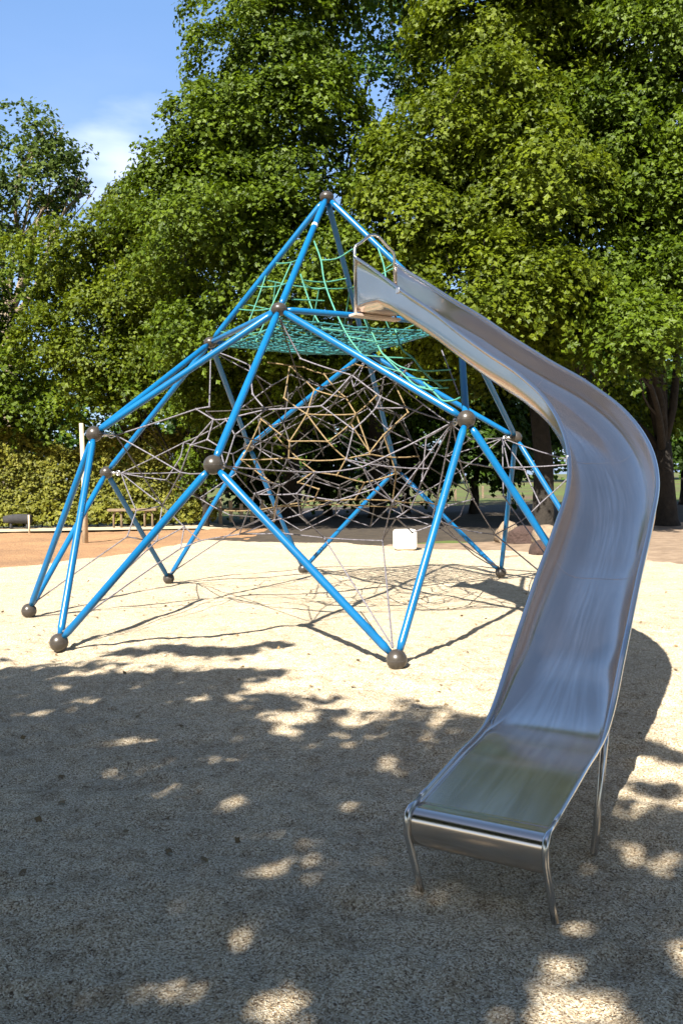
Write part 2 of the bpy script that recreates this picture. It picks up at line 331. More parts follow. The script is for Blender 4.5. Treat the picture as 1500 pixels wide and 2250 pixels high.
for c in [A] + U + P + Q + BM + BP:
    mb = MB(); mb.ball(c, .0905, 28, 16, .82 if c[2] > 3 else 1.0)
    jo = mb.build('ball_joint', M['knob'], fr)
    sm_ = MB(); sz_ = .82 if c[2] > 3 else 1.0; sm_.tube([c + np.array([.0902 * math.cos(t), .0902 * math.sin(t), 0]) for t in np.linspace(0, 2 * math.pi, 33)], .0026, 5, False); sm_.build('seam', M['darkr'], jo)
    if c[2] > 1 and c[2] < 3:                    # shackle carrying the net, on the inner side of the joint
        d = np.array([CX, CY, c[2] - .15]) - c; d /= np.linalg.norm(d)
        s = MB(); s.tube([c + d * .08, c + d * .15], .022, 10)
        e = np.cross(d, (0, 0, 1)); e /= np.linalg.norm(e); f = np.cross(d, e)
        ce_ = c + d * .19
        s.tube([ce_ + .032 * (math.cos(t) * d + math.sin(t) * f) for t in np.linspace(0, 2 * math.pi, 13)], .009, 6)
        for w in (-1, 1): s.tube([c + d * .12 + e * w * .012, c + d * .19 + e * w * .02, c + d * .24], .007, 6)
        s.build('shackle', M['zinc'], jo); bpy.context.view_layer.update()
# fix sub-part offsets: joint objects sit at -frame location
for ch in fr.children:
    for g in ch.children: g.location = (0, 0, 0)

st_ = MB(); d_ = (U[0] - A) / np.linalg.norm(U[0] - A); p_ = A + (U[0] - A) * .285; st_.tube([p_ - d_ * .022, p_ + d_ * .022], .0385, 16); st_.build('sticker', M['block'], fr)
# spatial rope net (honeycomb shells)
r_rope = .0084
def shell(levels, ncol, jit, seed):
    rg = np.random.default_rng(seed); rows = []
    for i, (z, r, dz) in enumerate(levels):
        row = []
        for j in range(2 * ncol):
            a = TH + 2 * math.pi * (j + (i % 2)) / (2 * ncol) + rg.normal() * jit * .05
            sgn = 1 if j % 2 == 0 else -1
            # pulled outward under the corner joints
            bul = 1 + .06 * math.cos(8 * (a - TH)) + rg.normal() * jit * .02
            row.append(pol(r * bul, a, z + sgn * dz + rg.normal() * jit * .025))
        rows.append(row)
    return rows
def shell_ropes(rows, ncol):
    E = []
    for i, row in enumerate(rows):
        n = len(row)
        for j in range(n): E.append((row[j], row[(j + 1) % n]))
        if i + 1 < len(rows):
            for j in range(n):
                if j % 2 == 1:     # low vertex of this row -> matching high vertex of the next row
                    E.append((row[j], rows[i + 1][(j - 1) % n] if i % 2 == 0 else rows[i + 1][(j + 1) % n]))
    return E
outer = shell([(2.98, 1.12, .10), (2.5, 1.6, .12), (2.03, 1.98, .12), (1.52, 2.06, .12), (1.02, 1.78, .11)][::1], 11, 1.5, 3)
inner = shell([(2.72, .62, .12), (2.2, 1.0, .14), (1.7, 1.12, .14), (1.25, .95, .12)], 7, 2.5, 5)
def ropes(mb, E, sg=.012, rg=np.random.default_rng(11), knots=True, r=r_rope):
    seen = set()
    for a, b in E:
        L = np.linalg.norm(b - a); mb.tube(sag(a, b, sg * L * rg.uniform(.2, 2.5), 4), r, 6, False)
        if knots:
            for q in (a, b):
                key = tuple(np.round(q, 3))
                if key not in seen: seen.add(key); mb.ball(q, r * 1.9, 8, 6)
def ntop(row): return [p for j, p in enumerate(row)]
def near(c, pts, k): return sorted(pts, key=lambda q: np.linalg.norm(q - c))[:k]
BC = np.array([CX, CY, 1.95])
def onbody(u, v, k=1.0, rr=2.3, rz=1.35):
    """point of the net body (an ellipsoid of ropes) met first along the sight line of a photo pixel"""
    o = np.array([0, 0, EYE]); d = at(u, v, 1.0) - o; d /= np.linalg.norm(d); s = np.array([rr * k, rr * k, rz * k])
    oo, dd = (o - BC) / s, d / s; a, b, c = dd @ dd, 2 * oo @ dd, oo @ oo - 1; q = b * b - 4 * a * c
    t = (-b - math.sqrt(q)) / (2 * a) if q > 0 else -b / (2 * a)
    return o + d * t
def hang(c, k=.24):
    d = np.array([CX, CY, c[2] - .15]) - c; return c + d / np.linalg.norm(d) * k
HK = {'S1': hang(Q[0]), 'P1': hang(P[0]), 'S4': hang(Q[3]), 'S3': hang(Q[2]), 'S2': hang(Q[1]), 'P2': hang(P[1]), 'P3': hang(P[2]), 'P4': hang(P[3]),
      'U1': U[0] - np.array([0, 0, .1]), 'U2': U[1] - np.array([0, 0, .1]), 'U4': U[3] - np.array([0, 0, .1]), 'U3': U[2] - np.array([0, 0, .1]),
      'B1': BM[0] + np.array([.03, .05, .1]), 'B2': BP[1] + np.array([.07, .0, .1]), 'B3': BP[0] + np.array([-.03, .07, .1]), 'B4': BM[1] + np.array([.06, -.04, .1]), 'B6': BM[2] + np.array([-.05, -.05, .1]), 'B7': BM[3] + np.array([-.05, .05, .1])}
GV = dict(a=(772, 824), b=(836, 872), c=(894, 896), d=(706, 892), e=(776, 944), f=(760, 1010), g=(796, 1026), h=(862, 1102), i=(936, 962), j=(840, 1188), k=(870, 1138), l=(902, 1116), m=(950, 1136),
    n=(660, 1130), o=(694, 1038), p=(584, 900), q=(516, 956), r=(712, 1182), s=(526, 1174), t=(604, 1142), u=(622, 1172), v=(614, 1066), w=(555, 866), x=(825, 897), y=(926, 1058),
    A=(431, 899), B=(397, 1038), C=(357, 1110), D=(300, 1122), E=(280, 1179), F=(419, 979), G=(469, 922), H=(496, 921), I=(456, 966), J=(484, 983), K=(345, 1189), L=(405, 1157), N=(397, 1205), O=(440, 1188), T_=(549, 803), V_=(660, 788), W_=(460, 894),
    r1=(1009, 1013), r2=(1039, 1097), r3=(1087, 1175), r4=(1105, 1089), r5=(1144, 1145), r6=(1185, 1107), r7=(1168, 1071), r8=(968, 1146), r9=(984, 1111), r0=(1049, 1021), ra=(1152, 1033), rb=(1117, 1027), rc=(1048, 1170), rd=(905, 1170), re=(940, 1030),
    ba=(560, 1085), bb=(652, 1085), bc=(820, 1075), bd=(740, 1100))
GP = {k: onbody(*v) for k, v in GV.items()}; GP.update(HK)
GE = 'a b;b c;V_ a;U1 V_;d e;e f;f g;g h;e x;g S4;h S4;i S4;c S4;h j;k j;l k;l m;m k;l y;y i;o g;o n;n r;o P1;p d;p q;q P1;p w;w T_;p H;s t;s u;t v;n t;r j;u r;v P1;h l;m S4;m r8;j B3;r B3;x c;d p;a d;b x'
GE += ';S1 A;S1 B;S1 C;B P1;C B;C K;A G;A W_;W_ U2;P2 D;P2 B;D E;E B2;B F;F G;G H;G I;I J;J P1;H q;T_ U2;T_ w;E K;K B1;K L;L O;O s;N B1;N O;N L;C L;D C;F I;P2 C'
GE += ';S4 r1;r1 r0;r1 r2;r2 r9;r2 r3;r4 r5;S3 r4;r5 r3;r6 r7;r7 ra;S3 ra;r6 r5;r6 P4;S3 P4;rb P4;rb r0;r8 rc;r8 B6;r3 B7;r5 B7;rc r3;r9 m;m r8;r9 y;rd r8;k rd;y re;re S4;re f;ra rb;S3 rb;s ba;ba v;ba bb;bb n;bb o;bc h;bc g;bd bb;bd bc;bd n'
def ropes(mb, E, sg=.012, rg=np.random.default_rng(11), knots=True, r=r_rope):
    seen = set()
    for a, b in E:
        L = np.linalg.norm(b - a); mb.tube(sag(a, b, sg * L * rg.uniform(-.6, 2.2), 5), r, 6, False)
        if knots:
            for q in (a, b):
                key = tuple(np.round(q, 3))
                if key not in seen: seen.add(key); mb.ball(q, r * 1.7, 8, 6)
mb = MB(); ropes(mb, [(GP[x], GP[y]) for x, y in (e.split() for e in GE.split(';'))])
ob = [(a, b) for a, b in shell_ropes(outer, 11) if min(a[1], b[1]) > CY + .35]; ropes(mb, ob)
back = [p for r in outer for p in r if p[1] > CY + .35]
E2 = []
for kx, nn in (('S2', 3), ('S3', 3), ('P3', 4), ('P2', 2), ('U3', 2), ('U2', 1), ('B4', 1), ('B6', 1)):
    for q in near(HK[kx], back, nn): E2.append((HK[kx], q))
E2.append((HK['S2'], back[0]))
ropes(mb, E2, .004)
mb.build('grey_rope_net', M['grey'], fr)
TV = dict(a=(636, 804), b=(690, 856), c=(712, 822), d=(760, 874), e=(782, 910), f=(674, 910), g=(624, 874), h=(574, 922), i=(636, 970), j=(690, 1036), k=(606, 958), l=(842, 956), m=(812, 994), n=(896, 906), o=(826, 870), p=(530, 1010), q=(634, 1006), r=(760, 1008), s=(812, 998), t=(918, 1002),
    A=(495, 1122), B=(610, 1113), C=(690, 1100), D=(780, 1097), E=(862, 1100), F=(935, 1103), G=(985, 1110), H=(726, 1108), I=(870, 1114), J=(585, 1052), K=(614, 1068), L=(604, 1108), M=(602, 1145), N=(665, 806), O=(850, 812), P=(780, 800), Q=(590, 796), R=(740, 1044), S=(700, 1075), T=(655, 1060), U=(800, 1060), V=(870, 1040), W=(720, 970), X=(770, 930))
TP = {k: onbody(*v, .78) for k, v in TV.items()}
TE = 'a b;a g;a N;N c;c d;b f;d e;e o;f e;g f;h i;i f;k j;l n;l m;m e;p q;q r;r s;s t;A B;B C;C D;D E;E F;F G;B H;H I;J K;K L;L M;N Q;c P;P O;O n;i q;j R;R U;j T;T S;S C;U D;U V;V E;l V;W i;W f;W X;X e;X m;W r;h p;J p;b d;R r'
mb = MB(); ropes(mb, [(TP[x], TP[y]) for x, y in (e.split() for e in TE.split(';'))], .02)
mb.build('tan_rope_net', M['tan'], fr)
mb = MB(); ropes(mb, shell_ropes(inner, 7), .02)
E3 = []; rg = np.random.default_rng(21); ins = [p for r in inner for p in r]
for q in ins:
    if rg.random() < .25: E3.append((q, near(q + (q - BC) * .4, back + list(GP.values())[:40], 3)[rg.integers(0, 3)]))
ropes(mb, E3, .01)
mb.tube(sag(HK['U1'] , pol(.3, TH, 1.9), .0, 5), r_rope, 6, False)
mb.build('dark_rope_net', M['darkr'], fr)

# green platform net stretched between the four upper joints
mb = MB(); n = 17
def plat(s, t):
    s2, t2 = s * 2 - 1, t * 2 - 1
    c = (U[0] * (1 - s) * (1 - t) + U[1] * s * (1 - t) + U[2] * s * t + U[3] * (1 - s) * t)
    inw = np.array([CX, CY, HU]) - c
    k = .10 * (1 - s2 * s2) * abs(t2) ** 3 + .10 * (1 - t2 * t2) * abs(s2) ** 3
    return c + inw * k * 1.5 + np.array([0, 0, -.07 - .13 * (1 - s2 ** 2) * (1 - t2 ** 2)])
for i in range(n + 1):
    s_ = .03 + .94 * i / n
    mb.tube([plat(s_, t) + rng.normal(0, .006, 3) for t in np.linspace(.03, .97, 15)], .0105, 6, False)
    mb.tube([plat(t, s_) + rng.normal(0, .006, 3) + (0, 0, .012) for t in np.linspace(.03, .97, 15)], .0105, 6, False)
mb.build('platform_net', M['teal'], fr)
# green nets inside the faces of the top pyramid
for k in range(3):
    mb = MB(); a0, a1 = U[k], U[(k + 1) % 4]
    mid = (a0 + a1) / 2; inn = np.array([CX, CY, 0]) - np.array([mid[0], mid[1], 0]); inn /= np.linalg.norm(inn)
    def fp(x, t, bulge=.55):      # x in 0..1 between the two edges, t down from apex
        L, R_ = A + (a0 - A) * t, A + (a1 - A) * t
        p = L + (R_ - L) * x; w = 4 * x * (1 - x) * t
        return p + inn * w * bulge * .45 + np.array([0, 0, -.16 * w])
    TT = (.44, .6, .76, .92) if k == 0 else (.55, .72, .9)
    for t in TT: mb.tube([fp(x, t) for x in np.linspace(0, 1, 11)], r_rope, 6, False)
    for q in ((-.55, -.2, .15, .5) if k == 0 else (-.4, .1, .55)):
        t0 = max(TT[0], abs(q) + .02); pts = []
        for t in np.linspace(t0, .99, 9): pts.append(fp(min(1, max(0, .5 + q / 2 / t)), t))
        mb.tube(pts, r_rope * 1.1, 6, False)
        for t in TT:
            if t > t0: mb.ball(fp(.5 + q / 2 / t, t), .015, 8, 6)
    mb.build('green_face_net', M['green'], fr)
# hanging green net on the slide side: strands run from the apex edge past the beam down towards the right joint
def PL(mb, pts, r=r_rope): 
    P_ = crom3(np.array([at(*p) for p in pts])); mb.tube(P_, r, 6, False)
def crom3(Pn, n=5):
    Pn = np.vstack([2 * Pn[0] - Pn[1], Pn, 2 * Pn[-1] - Pn[-2]]); o = []
    for i in range(1, len(Pn) - 2):
        for t in np.arange(n) / n:
            a, b, c, d = Pn[i - 1:i + 3]
            o.append(.5 * ((2 * b) + (c - a) * t + (2 * a - 5 * b + 4 * c - d) * t * t + (-a + 3 * b - 3 * c + d) * t ** 3))
    o.append(Pn[-2]); return list(np.array(o))
mb = MB()
for st in ([(690, 530, 10.28), (705, 572, 10.15), (713, 620, 10.0), (735, 680, 9.7), (765, 740, 9.4), (795, 780, 9.2)],
           [(660, 602, 9.82), (672, 640, 9.8), (690, 690, 9.7), (709, 722, 9.6)],
           [(802, 700, 9.66), (820, 737, 9.45), (840, 777, 9.3), (883, 820, 9.05), (913, 847, 8.9), (952, 858, 8.75)],
           [(868, 725, 9.9), (883, 767, 9.6), (907, 787, 9.4), (933, 820, 9.2), (970, 851, 9.0)],
           [(930, 840, 8.9), (953, 862, 8.75), (972, 880, 8.6), (995, 880, 8.5), (1012, 873, 8.4)],
           [(830, 545, 10.4), (842, 580, 10.3), (848, 615, 10.2)]): PL(mb, st, r_rope * 1.2)
for st in ([(705, 572, 10.15), (740, 568, 10.1), (775, 547, 10.0)], [(665, 616, 9.9), (712, 620, 10.1), (760, 612, 10.2)], [(662, 622, 9.8), (690, 635, 9.95), (717, 632, 9.95)], [(640, 658, 9.6), (712, 661, 9.9)],
           [(709, 722, 9.6), (780, 730, 9.6), (850, 733, 9.8)], [(790, 780, 9.25), (850, 785, 9.3), (905, 787, 9.4)], [(840, 777, 9.3), (880, 806, 9.15), (930, 815, 9.2), (990, 812, 9.3)],
           [(795, 780, 9.2), (840, 805, 9.1), (883, 818, 9.05)], [(890, 828, 9.0), (950, 836, 9.05), (1000, 834, 9.1)], [(913, 848, 8.9), (950, 853, 8.9), (985, 852, 8.9)], [(765, 740, 9.4), (830, 752, 9.35), (880, 760, 9.6)],
           [(848, 590, 10.25), (862, 580, 10.2), (868, 570, 10.1)]): PL(mb, st)
mb.build('green_hanging_net', M['green'], fr)
# striped safety line hanging beside the beam
mb = MB(); mb.tube([at(970, 770, 10.2), at(1008, 868, 8.6)], .008, 6, False); mb.build('hanging_line', M['grey'], fr)

# ------------------------------------------------------------ steel slide
SC = np.array([[0.422, 9.51, 4.033], [0.684, 9.114, 3.744], [0.921, 8.705, 3.46], [1.15, 8.28, 3.191], [1.359, 7.853, 2.907], [1.559, 7.41, 2.643], [1.748, 6.954, 2.394], [1.874, 6.49, 2.126], [1.891, 6.029, 1.839], [1.79, 5.577, 1.558], [1.589, 5.146, 1.287], [1.368, 4.731, 1.004], [1.154, 4.33, 0.703], [0.951, 3.955, 0.427], [0.734, 3.571, 0.363], [0.508, 3.19, 0.296]])
WD = .546
def crom(Pn, n=8):
    Pn = np.vstack([2 * Pn[0] - Pn[1], Pn, 2 * Pn[-1] - Pn[-2]]); o = []
    for i in range(1, len(Pn) - 2):
        for t in np.arange(n) / n:
            a, b, c, d = Pn[i - 1:i + 3]
            o.append(.5 * ((2 * b) + (c - a) * t + (2 * a - 5 * b + 4 * c - d) * t * t + (-a + 3 * b - 3 * c + d) * t ** 3))
    o.append(Pn[-2]); return np.array(o)
D = crom(SC); T = np.gradient(D, axis=0)[:, :2]; T /= np.linalg.norm(T, axis=1)[:, None]
NR = np.c_[T[:, 1], -T[:, 0], 0 * T[:, 0]]
SL = np.r_[0, np.cumsum(np.linalg.norm(np.diff(D, axis=0), axis=1))]; ST = SL[-1]
s13 = SL[13 * 8]                                        # where the walls have died out into the flat bed
HW = np.interp(SL, [0, .2, .5, .75, 1.2, 2.2, 3, s13 - 1.6, s13 - .7, s13 - .25, s13 + .1, ST], [.61, .5, .36, .32, .30, .28, .27, .25, .18, .09, .016, .012])
RC = np.minimum(np.interp(SL, [0, 2, 3.5, s13 - 1, s13, ST], [.10, .13, .17, .17, .1, .02]), HW * .95)
sd = empty('slide', (0.6, 3.2, 0))
tag(sd, 'long curved stainless steel slide running down from the climbing frame to a flat shaded end', 'slide')
def profile(h, rc, off):
    w = WD / 2 + off; pts = [(-w, 0)]; nw = 4
    for i in range(1, nw): pts.append((-w, -(h - rc) * i / nw))
    for i in range(9):
        t = math.pi / 2 * i / 8; r = rc + off
        pts.append((-w + r - r * math.cos(t), -(h - rc) - r * math.sin(t)))
    c = pts[-1][0]
    for i in range(1, 6): pts.append((c * (1 - 2 * i / 6), pts[-1][1] - 0))
    return pts + [(-x, z) for x, z in reversed(pts[:4 + 9])]
def chute():
    V = []; UVs = []
    for i in range(len(D)):
        for off, ztop in ((0, 0), (.005, 0)):
            pr = profile(HW[i], RC[i], off)
            for j, (x, z) in enumerate(pr): V.append(D[i] + NR[i] * x + np.array([0, 0, z])); UVs.append((j / (len(pr) - 1), SL[i]))
    m = len(pr); F = []
    for i in range(len(D) - 1):
        a, b = i * 2 * m, (i + 1) * 2 * m
        for j in range(m - 1):
            F.append((a + j, a + j + 1, b + j + 1, b + j)); F.append((a + m + j, b + m + j, b + m + j + 1, a + m + j + 1))
        for j in (0, m - 1): F.append((a + j, b + j, b + m + j, a + m + j))
    for i in (0, len(D) - 1):
        a = i * 2 * m
        for j in range(m - 1): F.append((a + j, a + m + j, a + m + j + 1, a + j + 1))
    me = bpy.data.meshes.new('chute'); me.from_pydata([tuple(v) for v in V], [], F); me.update()
    uv = me.uv_layers.new(name='UVMap')
    for lp_ in me.loops: uv.data[lp_.index].uv = UVs[lp_.vertex_index]
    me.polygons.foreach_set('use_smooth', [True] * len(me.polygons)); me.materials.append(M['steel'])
    o = bpy.data.objects.new('chute', me); COL.objects.link(o); o.parent = sd; o.location = -Vector(sd.location)
    return o
chute()
for s0 in (1.25, 2.75, 4.15, 5.6):                       # weld seams where the chute sections join
    i = int(np.searchsorted(SL, s0)); V = []; F = []
    pr = profile(HW[i], RC[i], -.0016); f3 = (D[i + 1] - D[i]) / np.linalg.norm(D[i + 1] - D[i])
    for a in (-.003, .003):
        for x, z in pr: V.append(D[i] + NR[i] * x + np.array([0, 0, z + .0016]) + f3 * a)
    m_ = len(pr); F = [(j, j + 1, m_ + j + 1, m_ + j) for j in range(1, m_ - 2)]
    mb = MB(); mb.add(V, F); mb.build('weld_seam', M['rim'], sd)
RT = .0165
ED = T[-1]; EN = NR[-1]; E0 = D[-1]                     # end of the bed
legs_foot = {1: np.array([.288, 3.262, -.03]), -1: np.array([.752, 3.02, -.03])}
for sgn in (1, -1):
    edge = D + NR * sgn * (WD / 2 + .004) + np.array([0, 0, .004])
    pts = list(edge[:-1])
    mb = MB(); mb.tube(pts, list(np.interp(SL[:-1], [s13 - .2, s13 + .15], [RT, .0095])), 12); mb.build('rim_tube', M['rim'], sd)
    e = edge[-1]; f3 = np.array([ED[0], ED[1], 0]); ft = legs_foot[sgn]
    q = [edge[-2]] + [e + f3 * .012, e + f3 * .035 + (0, 0, -.004), e + f3 * .055 + (0, 0, -.018), e + f3 * .066 + (0, 0, -.045), e + f3 * .066 + (0, 0, -.1)]
    q += [q[-1] + (ft - q[-1]) * t for t in (.3, .65, 1)]
    mb = MB(); mb.tube(q, [.0095, .011, .0125] + [.0145] * (len(q) - 3), 12); mb.build('front_leg', M['rim'], sd)
# rolled apron across the front of the bed
mb = MB(); f3 = np.array([ED[0], ED[1], 0]); prof = [(-.03, -.010), (.0, -.010), (.02, -.011), (.04, -.018), (.055, -.032), (.062, -.052), (.063, -.10), (.06, -.135), (.045, -.148), (.03, -.148)]
V = []; nx = 9
for a, z in prof:
    for i in range(nx): V.append(E0 + EN * (WD / 2 - .004) * (i / (nx - 1) * 2 - 1) + f3 * a + np.array([0, 0, z + .006]))
V += [v - f3 * .004 - np.array([0, 0, .004]) for v in V]; n0 = len(prof) * nx
F = [(r * nx + c, r * nx + c + 1, (r + 1) * nx + c + 1, (r + 1) * nx + c) for r in range(len(prof) - 1) for c in range(nx - 1)]
F += [tuple(n0 + q for q in reversed(f)) for f in F]
mb.add(V, F); mb.build('apron', M['steel'], sd)
# rear pair of legs below the foot of the run
for sgn in (1, -1):
    i = 13 * 8; e = D[i] + NR[i] * sgn * (WD / 2) + np.array([0, 0, -.012])
    ft = np.array([1.055, 3.565, -.03]) if sgn < 0 else np.array([.575, 3.83, -.03])
    mb = MB(); mb.tube([e + (0, 0, -.005), e + (ft - e) * .12 , ft], RT * .95, 12)
    e2 = e - np.array([T[i][0], T[i][1], 0]) * .03; mb.tube([e2 + (0, 0, .01), e2 + (ft - e2) * .12, ft + np.array([.012, .018, 0])], RT * .7, 10)
    mb.build('rear_leg', M['rim'], sd)
# entry arch and board
e0, e1 = D[0] + NR[0] * (WD / 2), D[0] - NR[0] * (WD / 2); zb = 3.415
up = lambda p, z: np.array([p[0], p[1], z])
mb = MB(); mid = (e0 + e1) / 2
mb.tube([up(e0, zb), up(e0, 4.12), up(e0 + (e1 - e0) * .03, 4.16), up(e0 + (e1 - e0) * .15, 4.2), up(e0 + (e1 - e0) * .38, 4.30), up(mid, 4.315), up(e0 + (e1 - e0) * .62, 4.30), up(e0 + (e1 - e0) * .85, 4.2), up(e0 + (e1 - e0) * .97, 4.16), up(e1, 4.12), up(e1, zb)], .0165, 10)
mb.build('entry_arch', M['rim'], sd)
mb = MB(); c = up(mid, zb - .012) - np.array([T[0][0], T[0][1], 0]) * .01
mb.box(c, (WD + .09, .12, .03), math.atan2(NR[0][1], NR[0][0])); mb.build('entry_board', M['board'], sd, False, .006)
for s0, sg_ in ((2.0, -1), (.95, 1), (3.3, -1), (4.6, 1)):
    i = int(np.searchsorted(SL, s0)); c = D[i] + NR[i] * sg_ * (WD / 2 + .014) + np.array([0, 0, -.02]); mb = MB(); mb.box(c, (.02, .06, .05), math.atan2(T[i][1], T[i][0]) - math.pi / 2); mb.build('rim_bracket', M['zinc'], sd, False, .004)
# mid-run support column reaching the frame's hidden right side
i = int(np.searchsorted(SL, 2.9)); c = D[i]

# ------------------------------------------------------------ vegetation
LEAF = np.array([(0, -.5, 0), (.34, -.18, .05), (.56, .12, -.05), (.24, .18, .03), (0, .62, -.06), (-.24, .18, .03), (-.56, .12, -.05), (-.34, -.18, .05)])
LF8 = np.array([[0, 1, 2, 3], [0, 3, 4, 5], [0, 5, 6, 7]])
LEAF4 = np.array([(0, -.5, 0), (.42, .02, .06), (0, .6, -.05), (-.42, .02, .06)]); LF4 = np.array([[0, 1, 2, 3]])
def leaves(C, Nm, size, name, m, parent, rg, full=True):
    n = len(C); L, F0 = (LEAF, LF8) if full else (LEAF4, LF4); kv = len(L)
    Nm = Nm / (np.linalg.norm(Nm, axis=1)[:, None] + 1e-9)
    r = rg.normal(size=(n, 3)); a = np.cross(Nm, r); a /= np.linalg.norm(a, axis=1)[:, None] + 1e-9; b = np.cross(Nm, a)
    s = size * rg.uniform(.65, 1.25, n)[:, None]
    V = C[:, None] + s[:, None] * (a[:, None] * L[None, :, 0:1] + b[:, None] * L[None, :, 1:2] + Nm[:, None] * L[None, :, 2:3])
    F = (F0[None] + (np.arange(n) * kv)[:, None, None]).reshape(-1, 4)
    return npmesh(name, V.reshape(-1, 3), F, m, parent)
def pads(cent, outw, R, nl, droop, rg, thick=.14):
    """leaf positions+normals for drooping leaf pads"""
    n = len(cent); nl_ = np.maximum(8 if nl < 200 else 26, (nl * R ** 2).astype(int)); idx = np.repeat(np.arange(n), nl_); k = len(idx)
    t = rg.uniform(0, 2 * math.pi, k); rr = np.sqrt(rg.uniform(0, 1, k)) * (1 + .35 * np.sin(3 * t + idx * 1.7) * rg.uniform(0, 1, k))
    # sprays: radial fingers break the outline
    rr *= .75 + .35 * np.cos(5 * t + idx * 2.3)
    R_ = R[idx]; x = rr * np.cos(t) * R_; y = rr * np.sin(t) * R_
    z = -droop * R_ * rr ** 2 + rg.normal(0, thick, k) * R_ ** .5
    up = outw[idx] * .55 + np.array([0, 0, .75]); up /= np.linalg.norm(up, axis=1)[:, None]
    ref = np.cross(up, np.array([.3, .9, .2])); ref /= np.linalg.norm(ref, axis=1)[:, None]; sid = np.cross(up, ref)
    Pp = cent[idx] + ref * x[:, None] + sid * y[:, None] + up * z[:, None]
    nm = up + (ref * x[:, None] + sid * y[:, None]) * (.8 / R_[:, None]) + rg.normal(0, .55, (k, 3))
    return Pp, nm
def lobes_world(spec, D0):
    out = []
    for u, v, ru, rv, dd, dep in spec:
        c = at(u, v, D0 + dd); k = (D0 + dd) / FPX; out.append((c, np.array([ru * k, dep, rv * k])))
    return out
def limb(mb, a, b, r0, r1, rg, n=7, w=.12):
    a, b = np.array(a, float), np.array(b, float); L = np.linalg.norm(b - a); off = rg.normal(0, w, 3) * L * .5; off2 = rg.normal(0, w * .5, 3) * L * .4
    P_ = [a + (b - a) * t + off * math.sin(math.pi * t) + off2 * math.sin(2 * math.pi * t) for t in np.linspace(0, 1, n)]
    mb.tube(P_, list(np.linspace(r0, r1, n)), 9); return P_
def tree(name, label, lobes, trunk_xy, tr, leafm, barkm, nclump, nl, R=(.6, 1.15), size=.14, cat='tree', fork=.35, seed=1, inner=.25, full=True, droop=.35, group=None, front=.65):
    rg = np.random.default_rng(seed); root = empty(name, (trunk_xy[0], trunk_xy[1], 0)); tag(root, label, cat, group)
    vol = np.array([r[0] * r[2] for c, r in lobes]); cnt = np.maximum(4, (vol / vol.sum() * nclump).astype(int))
    Cs, Os = [], []
    for (c, r), k in zip(lobes, cnt):
        d = rg.normal(size=(k * 3, 3)); d /= np.linalg.norm(d, axis=1)[:, None]
        d = d[(d[:, 1] < .35) | (rg.random(len(d)) > front)][:k]      # photograph side carries most of the crown's leaf pads
        deep = rg.random(len(d)) < inner
        p0 = c + d * r
        f = np.sin(p0[:, 0] * 1.55 + p0[:, 2] * .5 + 1) + np.sin(p0[:, 2] * 1.9 - p0[:, 0] * .6) + .6 * np.sin(p0[:, 0] * 3.3 + 2) * np.sin(p0[:, 2] * 3.7)
        rad_ = np.where(deep, rg.uniform(.4, .72, len(d)), .94 + .11 * f + rg.normal(0, .03, len(d)))
        keep = deep | (f > -.55)
        p = c + d * r * rad_[:, None]; Cs.append(p[keep]); Os.append(d[keep])
    C = np.vstack(Cs); O = np.vstack(Os); Rr = rg.uniform(R[0], R[1], len(C)) * rg.choice([.6, .8, 1, 1.2], len(C))
    P_, Nm = pads(C, O, Rr, nl, droop, rg)
    leaves(P_, Nm, size, 'crown', leafm, root, rg, full)
    mb = MB(); top = np.mean([c for c, r in lobes], axis=0); base = np.array([trunk_xy[0], trunk_xy[1], -.2])
    zf = base[2] + (top[2] - base[2]) * fork; fk = np.array([base[0] + (top[0] - base[0]) * .08, base[1], zf])
    tp = [base, base + (0, 0, .35), base + (fk - base) * .5 + rg.normal(0, .05, 3) * (1, 1, 0), fk]
    mb.tube(tp, [tr * 1.55, tr * 1.1, tr * .92, tr * .8], 14); mb.build('trunk', barkm, root)
    mb = MB()
    for c, r in lobes:
        pts = limb(mb, fk - (0, 0, .3), c + np.array([0, .3, 0]) * r, tr * .42, tr * .1, rg, 9, .12)
        for _ in range(5):
            d = rg.normal(size=3); d /= np.linalg.norm(d); s = pts[rg.integers(3, 8)]; limb(mb, s, c + d * r * .75, tr * .11, .012, rg, 6, .15)
    mb.build('branches', barkm, root)
    return root

B = []
# 1 back tree with sky gaps, behind the two maples
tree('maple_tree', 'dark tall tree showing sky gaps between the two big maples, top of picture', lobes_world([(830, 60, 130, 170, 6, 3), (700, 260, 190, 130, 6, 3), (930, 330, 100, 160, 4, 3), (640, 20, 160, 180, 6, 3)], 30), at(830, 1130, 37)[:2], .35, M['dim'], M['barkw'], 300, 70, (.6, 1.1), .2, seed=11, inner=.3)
# 2 centre-left maple whose left edge meets the sky
tree('maple_tree', 'tall green maple behind the frame apex whose left edge meets the sky', lobes_world([(590, 110, 160, 200, 0, 3.5), (495, 330, 120, 110, 0, 3), (640, 330, 190, 150, -.5, 3.5), (470, 490, 190, 140, -1, 3.5), (370, 390, 75, 70, -.5, 1.6), (680, 560, 210, 160, -1.5, 3), (560, 700, 210, 130, -1, 3), (560, 840, 170, 80, 1, 2.4), (760, 810, 160, 90, 1, 2.4), (940, 790, 120, 90, 1, 2.4), (720, -60, 170, 130, 0, 3)], 28), at(640, 1130, 34)[:2], .38, M['maple'], M['barkw'], 1250, 190, seed=12, inner=.42)
